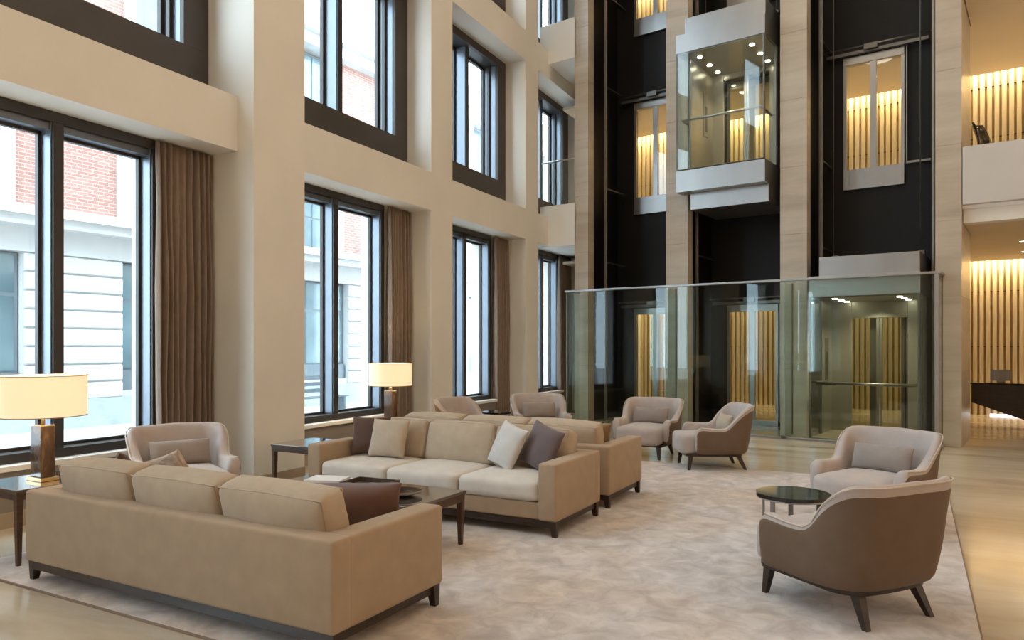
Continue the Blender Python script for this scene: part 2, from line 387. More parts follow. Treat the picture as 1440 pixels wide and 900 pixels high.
curtain(5.26, 6.0, 'brown gathered curtain behind the armchair next to the onyx lamp')
curtain(9.38, 10.01, 'brown gathered curtain standing right behind the lit drum lamp')
curtain(12.92, 13.55, 'brown gathered curtain behind the small far round table')
curtain(16.2, 16.98, 'brown gathered curtain beyond the corner of the glass lift enclosure')

# ---- elevator block: stone columns, shaft walls
SH = 11.9
wb = struct(empty('wall_back', ew(-4.7, 14.2, 0), EB), 'lift wall of travertine columns and black shafts')
def bpart(name, b0, m, parent=None):
    bmesh.ops.translate(b0, verts=b0.verts[:], vec=(4.7, -14.2, 0)); return obj(name, b0, m, parent or wb)
COLS = [(-8.13, -7.80), (-6.03, -5.58), (-3.83, -3.37), (-1.40, -1.04)]
for i, (a, b) in enumerate(COLS):
    d1 = 15.15 if i == 3 else 13.74
    core = bpart('column', B(a+.012, b-.012, 13.512, d1-.012, 0, SH), 'base_stone')
    z = 0; hs = 1.2
    while z < SH-.05:
        z1 = min(SH, z+hs)
        bpart('stone_panel', B(a, b, 13.5, d1, z+.003, z1-.003), 'travertine', core); z = z1
    if i < 3: bpart('shaft_partition', B(a+.1, b-.1, 13.72, 15.0, 0, SH), 'shaft_black')
DOORS = [(-7.45, -6.42), (-5.32, -4.28), (-3.07, -2.04)]
DZ = [(0.0, 2.45), (4.55, 7.05), (8.55, 11.05)]
SHAFTS = [(-7.92, -5.9), (-5.7, -3.7), (-3.5, -1.3)]
for (a, b), (d0, d1) in zip(SHAFTS, DOORS):
    bpart('shaft_back', B(a, d0, 15.0, 15.15, 0, SH), 'shaft_black'); bpart('shaft_back', B(d1, b, 15.0, 15.15, 0, SH), 'shaft_black')
    for z0, z1 in ((2.45, 4.55), (7.05, 8.55), (11.05, SH)): bpart('shaft_back', B(d0, d1, 15.0, 15.15, z0, z1), 'shaft_black')
bpart('shaft_partition', B(-1.402, -1.395, 13.6, 15.0, 0, SH), 'shaft_black')
# landing doors
k = 1
for (d0, d1) in DOORS:
    for (z0, z1) in DZ:
        r = struct(empty('door_%d' % k, ew((d0+d1)/2, 14.99, z0), EB), 'stainless framed glass lift landing door'); k += 1
        cx = (d0+d1)/2; w = (d1-d0)/2; ap = .38 if z0 > 1 else .10
        zt = z1-z0
        def P(name, x0, x1, y0, y1, a, b, m='steel', parent=r, bev=.003): return obj(name, B(x0, x1, y0, y1, a, b, bev=bev), m, parent)
        P('toe_guard', -w, w, -.06, .10, 0, ap)
        P('door_head', -w, w, -.05, .10, zt-.14, zt)
        for s in (-1, 1):
            m = bmesh.new(); xa, xb = (-w, -.0) if s < 0 else (.0, w)
            for (u0, u1, h0, h1) in ((xa, xa+.055, ap, zt-.14), (xb-.055, xb, ap, zt-.14)): B(u0, u1, -.04, .02, h0, h1, m)
            lf = obj('door_leaf', m, 'steel', r)
            obj('pane', B(xa+.055, xb-.055, -.015, -.005, ap, zt-.14), 'door_glass', lf)
        P('operator_beam', -w-.28, w+.40, -.14, -.06, zt+.01, zt+.07, 'steel_dark')
        obj('operator_rod', TUBE([(-w-.32, -.16, zt+.13), (w+.44, -.16, zt+.13)], .018), 'rail_steel', r, smooth=True)
        P('operator_motor', -.14, .10, -.20, -.10, zt+.04, zt+.15, 'steel_dark', bev=.01)
        P('door_hanger', w+.03, w+.05, -.08, -.05, ap, zt, 'rail_steel'); P('operator_beam', w+.03, w+.42, -.08, -.05, ap-.02, ap+.02, 'rail_steel')
# guide rails of the shafts
RAILG = 'vertical steel guide rails in the lift shafts'
for i, (a, b) in enumerate([(-7.68, -6.12), (-5.615, -3.90), (-3.31, -1.495)]):
    nm = ['shaft beside the window corner', 'shaft of the raised glass lift car', 'shaft of the lift car standing at floor level'][i]
    for s, x in ((0, a), (1, b)):
        b0 = B(-.035, .035, -.008, .008, 0, SH); B(-.008, .008, -.06, .0, 0, SH, b0)
        o = obj('guide_rail', b0, 'rail_steel', None, ew(x, 14.05 if i != 2 else 14.25, 0), EB)
        for z in (3.4, 5.0, 7.2, 9.2): obj('bracket', B(-.03, .03, .0, .9 if s == 0 else .72, z, z+.03), 'steel_dark', o)
        tag(o, 'vertical steel guide rail in the black %s' % nm, 'guide rail', RAILG)

# ---- upper floors of the lift lobby and corner
POLY = [(-9.02, 13.5), (-8.10, 13.5), (-8.10, 15.12), (-1.04, 15.12), (-1.04, 13.62), (4.4, 13.62), (4.4, 21.2), (-10.35, 21.2)]
def poly_slab(name, z0, z1, m, y_cut=None, poly=POLY): return eobj(name, PRISM(poly, z0, z1), m)
struct(poly_slab('floor_gallery', 3.78, 4.68, 'slab_white'), 'white edged gallery floor above the reception')
struct(poly_slab('floor_gallery_upper', 7.80, 8.66, 'slab_white'))
CV = 20.02; CV2 = 18.02
def lowceil(name, z, e2): 
    p = [(-9.3, 14.9), (-8.1, 14.9), (-8.1, 15.2), (-1.03, 15.2), (-1.03, 13.9), (4.4, 13.9), (4.4, e2), (-10.3+.16*(21.2-e2), e2)]
    return struct(eobj(name, PRISM(p, z, z+.06), 'lobby_ceiling'))
lowceil('ceiling_lobby', 3.56, CV); lowceil('ceiling_gallery', 7.24, CV2); lowceil('ceiling_gallery_upper', 11.1, CV2)
struct(eobj('trim_1', B(-1.03, 4.4, 13.66, 13.9, 3.56, 3.78), 'plaster')); struct(eobj('trim_2', B(-1.03, 4.4, 13.66, 13.9, 7.24, 7.80), 'plaster'))
struct(eobj('wall_gallery_front', B(-1.03, 4.4, 13.5, 13.62, 3.83, 4.74, bev=.01), 'parapet_paint'), 'white solid parapet of the gallery')
struct(eobj('wall_gallery_front_upper', B(-1.03, 4.4, 13.5, 13.62, 7.84, 8.74, bev=.01), 'parapet_paint'))
struct(eobj('wall_lobby_right', B(4.4, 4.55, 13.5, 21.3, 0, SH), 'plaster')); struct(eobj('wall_back_right', B(4.4, 8.8, 13.3, 13.5, 0, SH), 'plaster'))
def slat_wall(name, e2, z0, z1, label):
    w = struct(empty(name, ew(-3, e2, z0), EB), label)
    obj('backing', B(-7.1 if e2 > 19 else -6.9, 7.4, .05, .15, 0, z1-z0), 'slat_back', w)
    me = bpy.data.meshes.new('slat'); b0 = B(-.040, .040, -.010, .05, 0.0, z1-z0); b0.to_mesh(me); b0.free(); me.materials.append(MATS['slat_wood'])
    n = 100
    for i in range(n): 
        x = -7.0+i*.128
        if x > 5.6: break
        if e2 < 19 and x < -6.8: continue
        obj('slat', me, None, w, (x, 0, 0))
    for z in ((z1-z0)*.42, (z1-z0)*.76): obj('joint_strip', B(-6.9, 7.4, .02, .06, z, z+.012), 'wenge', w)
slat_wall('wall_lobby_back', 20.35, 0.0, 3.78, 'golden vertical slat wall of the reception')
slat_wall('wall_gallery_back', 18.35, 4.68, 7.8, 'golden vertical slat wall of the gallery')
slat_wall('wall_gallery_back_upper', 18.35, 8.66, 11.9, 'golden vertical slat wall of the top gallery')
for e2, z, pw, xs in ((20.16, 3.70, 330, 0), (18.16, 7.40, 250, 0), (18.16, 11.3, 170, 0)):
    for x in (-8.0, -4.6, -1.2, 2.2):
        ld = bpy.data.lights.new('cove_lamp', 'AREA'); ld.shape = 'RECTANGLE'; ld.size = 3.4; ld.size_y = .10; ld.energy = pw/4; ld.color = (1, .78, .46)
        lo = bpy.data.objects.new('cove_lamp', ld); COL.objects.link(lo); lo.location = ew(x, e2, z); lo.rotation_euler = (RAD(8), 0, EB)
# corner glass balustrade
g = empty('balustrade', ew(-8.55, 13.56, 4.68), EB); tag(g, 'glass balustrade with steel handrail on the corner gallery by the windows', 'balustrade')
obj('pane', B(-.42, .42, -.006, .006, 0, .93), 'door_glass', g); obj('handrail', TUBE([(-.46, 0, .97), (.46, 0, .97)], .022), 'steel', g, smooth=True)

# ================================================================== LIFT CARS AND GLASS ENCLOSURE
def lift_car(cx, z, label, lower, lo_=0.0, H0=2.24):
    r = empty('lift_car', ew(cx, 13.95, z), EB); tag(r, label, 'lift car')
    w = .84; f = -.80; bk = .78; gs = -.06
    def P(name, x0, x1, y0, y1, a, b, m='steel', parent=r, bev=.006): return obj(name, B(x0, x1, y0, y1, a, b, bev=bev), m, parent)
    st = -.47
    def S(name, a, b, m='steel', inx=0.0, iny=0.0):      # plan is stepped so that the rear part fits between the columns
        if lo_ == 0: return P(name, -w+inx, w-inx, f+iny, bk-iny, a, b, m)
        return obj(name, PRISM([(-w+inx, f+iny), (w-inx, f+iny), (w-inx, bk-iny), (-w+lo_+inx, bk-iny), (-w+lo_+inx, st), (-w+inx, st)], a, b), m, r)
    if lower:
        S('floor_apron', -.40, 0); P('underframe', -w+.20, w+.0, f+.22, bk, -.72, -.40)
    else: S('floor_apron', .012, .03)
    S('header', H0, H0+.35); hd = P('roof_box', -w+.14, w-.02, f+.10, bk, H0+.35, H0+.68)
    S('floor_plate', .03, .04, 'base_stone', .03, .03)
    for x, g1 in ((-w+.02, st if lo_ else gs), (w-.02, gs)): P('glass_side', x-.006, x+.006, f, g1, .03, H0, 'car_glass', bev=0)
    P('glass_front', -w+.02, w-.02, f, f+.012, .03, H0, 'car_glass', bev=0)
    for x in (-w+.02, w-.02): P('corner_post', x-.018, x+.018, f-.004, f+.024, .03, H0, 'steel_dark')
    for s in (-1, 1):
        ws = w-lo_*(s < 0); g1 = st if (lo_ and s < 0) else gs; P('side_panel', s*ws-.03*(s > 0), s*ws+.03*(s < 0), g1, bk, .03, H0, 'car_interior'); P('side_post', s*(ws-.03)-.02, s*(ws-.03)+.02, g1-.03, g1+.02, .03, H0, 'steel')
    for s in (-1, 1): P('back_panel', -w+lo_ if s < 0 else .46, -.46 if s < 0 else w, bk-.06, bk, .03, H0, 'car_interior')
    P('back_head', -.46, .46, bk-.06, bk, 2.12, H0, 'car_interior')
    for s in (-1, 1):
        lf = P('car_door', min(0, s*.46), max(0, s*.46), bk-.035, bk-.030, .04, 2.12, 'door_glass', bev=0)
        obj('door_stile', B(s*.005, s*.05, bk-.045, bk-.02, .04, 2.12) if s > 0 else B(-.05, -.005, bk-.045, bk-.02, .04, 2.12), 'steel', lf)
    cp = P('control_panel', -w+lo_+.03, -w+lo_+.045, .20, .42, .9, 1.75, 'steel')
    obj('button_plate', B(-w+lo_+.045, -w+lo_+.050, .26, .36, 1.0, 1.5), 'steel_dark', cp)
    obj('handrail', TUBE([(-w+.10, gs-.02, .97), (-w+.10, f+.09, .97), (w-.10, f+.09, .97), (w-.10, gs-.02, .97)], .026), 'steel', r, smooth=True)
    for x in (-w+.10, w-.10): obj('handrail_foot', TUBE([(x, gs-.02, .97), (x*1.06, gs-.02, .97)], .014), 'steel', r, smooth=True)
    ce = S('car_ceiling', H0-.02, H0, 'car_interior', .03, .03)
    for x in (-.5, .5):
        for y in (-.45, .05, .50):
            obj('downlight', CYL(.045, H0-.028, H0-.018, 16, x, y), 'spot_disc', ce)
    for y in (-.3, .35):
        ld = bpy.data.lights.new('car_lamp', 'SPOT'); ld.energy = 60; ld.color = (1, .85, .6); ld.spot_size = RAD(130); ld.spot_blend = .6; ld.shadow_soft_size = .05
        lo = bpy.data.objects.new('car_lamp', ld); COL.objects.link(lo); lo.location = ew(cx, 13.95+y, z+H0-.06)
    for x in (-w+.20, w-.10): 
        obj('guide_shoe', B(x-.05, x+.05, .20, .32, H0+.68, H0+.80, bev=.01), 'steel_dark', r)
    return r
lift_car(-4.835, 4.93, 'glass lift car raised to the upper gallery with lit ceiling and steel apron', True, .125)
lift_car(-2.41, 0.0, 'glass lift car at floor level inside the glass enclosure with steel handrail', False, 0.0, 2.44)
# ropes above the cars
for cx, z, nm in ((-4.835, 7.86, 'raised glass lift car'), (-2.41, 3.125, 'floor level lift car')):
    for s in (-1, 1):
        o = obj('hoist_rope', CYL(.010, 0, SH-z, 8), 'steel_dark', None, ew(cx+s*.70, 14.32, z), smooth=True); tag(o, 'thin dark hoist rope rising from the roof of the %s' % nm, 'rope', 'ropes of the %s' % nm)
ge = empty('glass_enclosure', ew(-4.66, 13.0, 0), EB); tag(ge, 'frameless greenish glass enclosure with steel top rail around the lift pits', 'glass enclosure')
def gp(name, x0, x1, y0, y1, a, b, m, bev=0, parent=ge): return obj(name, B(x0+4.66, x1+4.66, y0-13.0, y1-13.0, a, b, bev=bev), m, parent)
FIN = [-8.02, -5.82, -3.62, -1.31]
for a, b in zip(FIN[:-1], FIN[1:]): 
    gp('glass_front', a+.01, b-.01, 13.0, 13.012, .03, 2.72, 'shaft_glass')
for x in FIN:
    y1 = 13.5 if x > -8 else 13.75
    fn = gp('glass_fin', x-.008, x+.008, 13.014, y1, .03, 2.70, 'shaft_glass')
    gp('fin_edge', x-.008, x+.008, 12.996, 13.014, .03, 2.72, 'glass_edge', parent=fn)
    gp('fin_channel', x-.014, x+.014, y1-.012, y1, .03, 2.72, 'steel_dark')
    gp('foot_clamp', x-.05, x+.05, 12.97, 13.05, 0, .05, 'steel_dark', .006)
gp('post', -1.36, -1.30, 12.99, 13.06, 0, 2.74, 'steel', .006)
gp('top_rail', -8.06, -1.27, 12.975, 13.04, 2.72, 2.76, 'steel', .006)
gp('top_rail', -1.34, -1.27, 13.04, 13.5, 2.72, 2.76, 'steel', .006); gp('top_rail', -8.06, -7.99, 13.04, 13.75, 2.72, 2.76, 'steel', .006)
gp('base_rail', -8.06, -1.27, 12.97, 13.05, 0, .035, 'steel', .004)
gp('base_rail', -1.34, -1.27, 13.05, 13.5, 0, .035, 'steel', .004); gp('base_rail', -8.06, -7.99, 13.05, 13.75, 0, .035, 'steel', .004)

# ================================================================== FURNITURE
GR = -RAD(2.1)
rug = obj('rug', RBOX(6.35, 7.08, .014, .006, n=4), 'rug', None, (-2.62, 6.34, .007), GR); tag(rug, 'large mottled greige rug under the seating group', 'rug')
RZ = .014
for (x0, x1, y0, y1) in ((-3.18, 3.18, -3.547, -3.532), (-3.18, 3.18, 3.532, 3.547), (-3.182, -3.167, -3.53, 3.53), (3.167, 3.182, -3.53, 3.53)): obj('edge_binding', B(x0, x1, y0, y1, -.007, .0066, bev=.002), 'curtain_cloth', rug)
def leg_mesh(h, t0, t1, dx=0, dy=0):
    b0 = bmesh.new(); lo = [b0.verts.new((dx+sx*t1, dy+sy*t1, 0)) for sx, sy in ((-1, -1), (1, -1), (1, 1), (-1, 1))]
    hi = [b0.verts.new((sx*t0, sy*t0, h)) for sx, sy in ((-1, -1), (1, -1), (1, 1), (-1, 1))]
    b0.faces.new(lo[::-1]); b0.faces.new(hi)
    for i in range(4): b0.faces.new((lo[i], lo[(i+1) % 4], hi[(i+1) % 4], hi[i]))
    return b0
def sofa(loc, rotz, label):
    r = empty('sofa', loc, rotz); tag(r, label, 'sofa', 'long linen sofas')
    L, D = 2.76, .98; aw = .17; zb, za = .13, .61; bt = .15
    def R(name, x0, x1, y0, y1, z0, z1, rad, m='sofa_linen', bul=(0, 0, 0), n=4, parent=r):
        return obj(name, RBOX(x1-x0, y1-y0, z1-z0, rad, bul, n), m, parent, ((x0+x1)/2, (y0+y1)/2, (z0+z1)/2), smooth=True)
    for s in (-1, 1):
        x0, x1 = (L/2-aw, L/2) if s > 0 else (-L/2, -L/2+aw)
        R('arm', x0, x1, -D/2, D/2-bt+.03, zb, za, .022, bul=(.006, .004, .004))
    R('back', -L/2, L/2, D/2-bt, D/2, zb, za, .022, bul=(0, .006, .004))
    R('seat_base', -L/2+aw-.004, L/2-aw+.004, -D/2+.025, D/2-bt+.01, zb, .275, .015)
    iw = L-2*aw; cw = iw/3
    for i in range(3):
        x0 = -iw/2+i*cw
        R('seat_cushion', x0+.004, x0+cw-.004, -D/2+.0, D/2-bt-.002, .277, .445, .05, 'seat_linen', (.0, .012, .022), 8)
        bc = obj('back_cushion', RBOX(cw-.012, .20, .40, .05, (.012, .045, .022), 8), 'cushion_linen', r, (x0+cw/2+.004*math.sin(i*2.3), D/2-bt-.105+.02, .615), rot=(RAD(-15+1.5*i), RAD(.8*(i-1)), RAD(1.2*(1-i))), smooth=True)
        hw, hh = (cw-.012)/2-.014, .20-.013
        for sy in (-.086, .086):
            pts = [(sx*hw, sy, sz*hh) for sx, sz in ((-1, -1), (0, -1.02), (1, -1), (1.01, 0), (1, 1), (0, 1.05), (-1, 1), (-1.01, 0))]
            obj('welt', TUBE(pts, .004, 6, closed=True), 'cushion_linen', bc, smooth=True)
    pl = bmesh.new()
    B(-L/2+.03, L/2-.03, -D/2+.02, -D/2+.055, .075, zb, pl); B(-L/2+.03, L/2-.03, D/2-.055, D/2-.02, .075, zb, pl)
    B(-L/2+.03, -L/2+.065, -D/2+.055, D/2-.055, .075, zb, pl); B(L/2-.065, L/2-.03, -D/2+.055, D/2-.055, .075, zb, pl)
    obj('plinth', pl, 'wenge', r)
    for sx in (-1, 1):
        for sy in (-1, 1): obj('leg', leg_mesh(zb, .032, .020, sx*.012, sy*.004), 'wenge', r, (sx*(L/2-.045), sy*(D/2-.05), 0))
    return r
S1 = sofa((-3.80, 3.405, RZ), PI+GR, 'linen sofa beside the onyx lamp, its plain back turned to the bare floor')
S2 = sofa((-3.74, 6.09, RZ), GR, 'linen sofa facing the coffee table across from the other sofa, with four throw pillows')
S3 = sofa((-3.71, 7.33, RZ), PI+GR, 'linen sofa standing back to back behind the one with four throw pillows')
def smooth01(t): t = max(0, min(1, t)); return t*t*(3-2*t)
def make_chair():
    r = empty('armchair', (0, 0, 0))
    hw, yf, yb, rc = .36, -.30, .36, .17
    path = []
    for i in range(9): path.append((-hw-.0, yf+(yb-rc-yf)*i/8))
    for i in range(1, 9):
        a = PI-PI/2*i/8; path.append((-hw+rc+rc*math.cos(a), yb-rc+rc*math.sin(a)))
    path += [(-hw+rc+(hw-rc)*i/4, yb+.012*math.sin(i/4*PI/2)) for i in range(1, 5)]
    path += [(-x, y) for x, y in path[::-1][1:]]
    n = len(path); zb = .205; ar, bk = .535, .82
    acc = [0]
    for i in range(1, n): acc.append(acc[-1]+math.dist(path[i], path[i-1]))
    tot = acc[-1]
    b0 = bmesh.new(); rings = []; tops = []
    for i, (x, y) in enumerate(path):
        s = min(acc[i], tot-acc[i])
        k = smooth01((s-.37)/.27)
        h = ar+.022*(1-smooth01(s/.28))+(bk-ar)*k + .010*smooth01((s-.7)/.4)
        h -= .05*max(0, 1-s/.07)**2
        a = path[max(0, i-1)]; c = path[min(n-1, i+1)]
        tx, ty = c[0]-a[0], c[1]-a[1]; l = math.hypot(tx, ty); nx, ny = -ty/l, tx/l          # outward normal (left of travel)
        th = .040+.012*(1-k)
        ln = .035*(1-k)*1.0+.105*k       # outward lean at the top
        ring = []
        for (q, off) in ((0, 1), (.12, 1), (.4, 1), (.72, 1), (.93, 1), (1.0, .55), (1.012, 0), (1.0, -.55), (.93, -1), (.7, -1.1), (.4, -1.2), (0, -1.2)):
            z = zb+(h-zb)*q
            lean = ln*((z-zb)/(bk-zb))**1.15
            belly = .018*math.sin(min(1, (z-zb)/.4)*PI)*(1 if off > 0 else 0)
            o = off*th + lean + belly
            ring.append(b0.verts.new((x+nx*o, y+ny*o, z)))
            if q == 1.0 and off > 0: tops.append((x+nx*(o+.012), y+ny*(o+.012), z-.006))
        rings.append(ring)
    m = len(rings[0])
    for i in range(n-1):
        for j in range(m): b0.faces.new((rings[i][j], rings[i+1][j], rings[i+1][(j+1) % m], rings[i][(j+1) % m]))
    b0.faces.new(rings[0]); b0.faces.new(rings[-1][::-1])
    sh = obj('shell', b0, 'taupe', r, smooth=True)
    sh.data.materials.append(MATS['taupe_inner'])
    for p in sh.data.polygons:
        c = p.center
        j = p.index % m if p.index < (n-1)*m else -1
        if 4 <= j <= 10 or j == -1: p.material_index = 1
    md = sh.modifiers.new('sub', 'SUBSURF'); md.levels = 1; md.render_levels = 1
    obj('piping', TUBE(tops[1:-1], .0055, 6), 'piping', sh, smooth=True)
    # deep seat, bowed at the front
    sb = RBOX(.62, .74, .245, .055, (0, 0, .03), 8)
    for v in sb.verts:
        if v.co.y < -.05:
            k = (-.05-v.co.y)/.32
            v.co.y -= .045*(1-(v.co.x/.31)**2)*k; v.co.x *= 1+.10*k*(1 if abs(v.co.x) < .27 else 1)
            if v.co.y < -.24: v.co.x *= 1-.05*smooth01((-.24-v.co.y)/.13)
    st = obj('seat', sb, 'taupe_inner', r, (0, -.07, .325), smooth=True)
    pl = [(x*.97, y*.97) for x, y in path]; pl = [(-.30, -.40), (-.345, -.34)]+pl[2:-2]+[(.345, -.34), (.30, -.40)]
    obj('plinth', PRISM(pl, .178, .207), 'wenge', r)
    for sx in (-1, 1):
        obj('leg', leg_mesh(.18, .028, .016, sx*.015, -.025), 'wenge', r, (sx*.285, -.335, 0))
        obj('leg', leg_mesh(.18, .030, .017, sx*.03, .085), 'wenge', r, (sx*.235, .285, 0))
    return r
CH = make_chair()
chairs = [
 ((-5.80, 4.74, RZ), 62, 'taupe tub armchair by the tall window, beside the lit onyx lamp'),
 ((-5.30, 9.30, RZ), 85, 'taupe tub armchair with its back to the windows beside the far round table'),
 ((-4.80, 10.60, 0), 36, 'taupe tub armchair between the far round table and the glass enclosure corner'),
 ((-3.05, 10.50, 0), -3, 'taupe tub armchair in front of the lift shafts facing the back-to-back sofas'),
 ((-1.99, 9.83, RZ), -64, 'taupe tub armchair seen in profile at the rug edge before the lifts'),
 ((-0.06, 7.27, RZ), -27, 'taupe tub armchair with lumbar pillow beside the black round table, facing the sofas'),
 ((-0.19, 4.97, RZ), -128.5, 'taupe tub armchair turned away showing its curved back, at the black round table'),
]
for i, (loc, a, lab) in enumerate(chairs):
    c = CH if i == 0 else copy_tree(CH)
    c.location = (loc[0], loc[1], loc[2] if loc[2] else 0.0); c.rotation_euler = (0, 0, RAD(a)); tag(c, lab, 'armchair', 'taupe tub armchairs')
def on_rug(x, y): return True
# lumbar pillows
me = None
LUM = [(0, 'lumbar pillow in the armchair by the tall window'), (2, 'lumbar pillow in the armchair by the glass enclosure corner'), (3, 'grey taupe lumbar pillow in the armchair facing the back-to-back sofas'),
       (4, 'pale lumbar pillow in the armchair seen in profile'), (5, 'grey taupe lumbar pillow in the armchair by the black round table')]
for i, lab in LUM:
    loc, a, _ = chairs[i]; M = Matrix.Translation(loc) @ Matrix.Rotation(RAD(a), 4, 'Z')
    b0 = PILLOW(.54, .24, .15, ears=.03)
    o = obj('lumbar_pillow', b0, 'lumbar' if i != 4 else 'oat_cloth', None, smooth=True)
    o.matrix_world = M @ Matrix.Translation((.0, .175, .575)) @ Matrix.Rotation(RAD(-17), 4, 'X')
    tag(o, lab, 'pillow', 'lumbar pillows on the armchairs')
# throw pillows: (sofa, local x, local y, size, cloth, yaw, label)
def throw(sf, x, y, w, h, t, cloth, yaw, tilt, lab, roll=0, z=None):
    b0 = PILLOW(w, h, t)
    o = obj('throw_pillow', b0, cloth, None, smooth=True)
    M = Matrix.Translation(sf.location) @ Matrix.Rotation(sf.rotation_euler[2], 4, 'Z')
    zz = .465+h/2*math.cos(RAD(tilt)) if z is None else z
    o.matrix_world = M @ Matrix.Translation((x, y, zz)) @ Matrix.Rotation(RAD(yaw), 4, 'Z') @ Matrix.Rotation(RAD(-tilt), 4, 'X') @ Matrix.Rotation(RAD(roll), 4, 'Y')
    return tag(o, lab, 'pillow', 'throw pillows on the sofas')
throw(S2, -1.00, .04, .40, .40, .14, 'brown_cloth', 28, 16, 'dark brown throw pillow leaning in the sofa corner behind an oat one')
throw(S2, -.72, -.02, .42, .40, .15, 'oat_cloth', 8, 20, 'oat coloured square throw pillow in front of a dark brown one')
throw(S2, .64, .02, .40, .42, .15, 'silver_cloth', -24, 22, 'pale silvery throw pillow leaning beside a plum one', 12)
throw(S2, .98, .05, .42, .42, .15, 'plum_cloth', -20, 18, 'plum throw pillow standing on its corner in the sofa end', 14)
throw(S1, -.86, -.21, .68, .29, .24, 'brown_leather', 30, 12, 'brown leather pillow at the end of the sofa seen from behind')
throw(S1, .58, -.04, .42, .40, .14, 'stripe_cloth', 12, 20, 'striped beige throw pillow tip showing above the sofa back', 18)
throw(S1, 1.02, -.02, .38, .38, .14, 'brown_cloth', -30, 18, 'brown throw pillow in the sofa corner nearest the lamp', 6)
throw(S3, -.96, -.02, .46, .34, .18, 'olive_cloth', 30, 24, 'olive brown pillow at the end of the back-to-back sofa')
# coffee table
ct = empty('coffee_table', (-3.79, 4.76, RZ), GR); tag(ct, 'low dark wood coffee table with smoked glossy top between two sofas', 'coffee table')
L, D, hz = 1.62, .72, .43
obj('tabletop', B(-L/2, L/2, -D/2, D/2, hz-.022, hz, bev=.004), 'smoked_top', ct)
for (x0, x1, y0, y1) in ((-L/2+.01, L/2-.01, -D/2+.005, -D/2+.03), (-L/2+.01, L/2-.01, D/2-.03, D/2-.005), (-L/2+.005, -L/2+.03, -D/2+.03, D/2-.03), (L/2-.03, L/2-.005, -D/2+.03, D/2-.03)):
    obj('apron', B(x0, x1, y0, y1, hz-.085, hz-.022, bev=.003), 'walnut', ct)
for sx in (-1, 1):
    for sy in (-1, 1): obj('leg', leg_mesh(hz-.022, .026, .015), 'walnut', ct, (sx*(L/2-.032), sy*(D/2-.032), 0))
def on_ct(x, y): 
    v = Matrix.Rotation(GR, 4, 'Z') @ Vector((x, y, 0)); return (ct.location.x+v.x, ct.location.y+v.y, RZ+hz)
tb = obj('book', B(-.16, .16, -.12, .12, 0, .035, bev=.004), 'white_paint', None, on_ct(-.42, .10), .3); tag(tb, 'white covered book lying on the coffee table', 'book')
tb = empty('tray', on_ct(.04, .10), .05); tag(tb, 'dark wooden tray on the coffee table beside the white book', 'tray')
obj('base', B(-.2, .2, -.14, .14, 0, .012), 'walnut', tb)
for (x0, x1, y0, y1) in ((-.2, .2, -.14, -.128), (-.2, .2, .128, .14), (-.2, -.188, -.128, .128), (.188, .2, -.128, .128)): obj('rim', B(x0, x1, y0, y1, .012, .05), 'walnut', tb)
def lathe(prof, seg=32):
    b0 = bmesh.new(); rg = []
    for r_, z_ in prof: rg.append([b0.verts.new((r_*math.cos(2*PI*i/seg), r_*math.sin(2*PI*i/seg), z_)) for i in range(seg)])
    for a, c in zip(rg[:-1], rg[1:]):
        for i in range(seg): b0.faces.new((a[i], a[(i+1) % seg], c[(i+1) % seg], c[i]))
    b0.faces.new(rg[0][::-1]); b0.faces.new(rg[-1]); return b0
tb = obj('dish', lathe([(.07, 0), (.12, .012), (.18, .03), (.185, .034), (.178, .034), (.11, .018), (.02, .014)]), 'lacquer', None, on_ct(.46, -.06), smooth=True); tag(tb, 'shallow black round dish on the coffee table', 'dish')
# side tables
def side_table(x, y, rotz, label):
    r = empty('side_table', (x, y, RZ if y < 7 else 0), rotz); tag(r, label, 'side table', 'square dark wood side tables'); s, h = .31, .55
    obj('tabletop', B(-s, s, -s, s, h-.022, h, bev=.004), 'smoked_top', r)
    for (x0, x1, y0, y1) in ((-s+.01, s-.01, -s+.005, -s+.03), (-s+.01, s-.01, s-.03, s-.005), (-s+.005, -s+.03, -s+.03, s-.03), (s-.03, s-.005, -s+.03, s-.03)): obj('apron', B(x0, x1, y0, y1, h-.075, h-.022), 'walnut', r)
    for sx in (-1, 1):
        for sy in (-1, 1): obj('leg', leg_mesh(h-.022, .024, .014), 'walnut', r, (sx*(s-.03), sy*(s-.03), 0))
    return r
side_table(-5.83, 3.42, GR, 'square dark side table under the lit lamp with the tall marbled onyx base')
side_table(-5.46, 6.10, GR, 'empty square dark side table at the sofa arm beside the wide cream column')
side_table(-6.13, 8.42, GR, 'square dark side table under the far lit drum lamp')
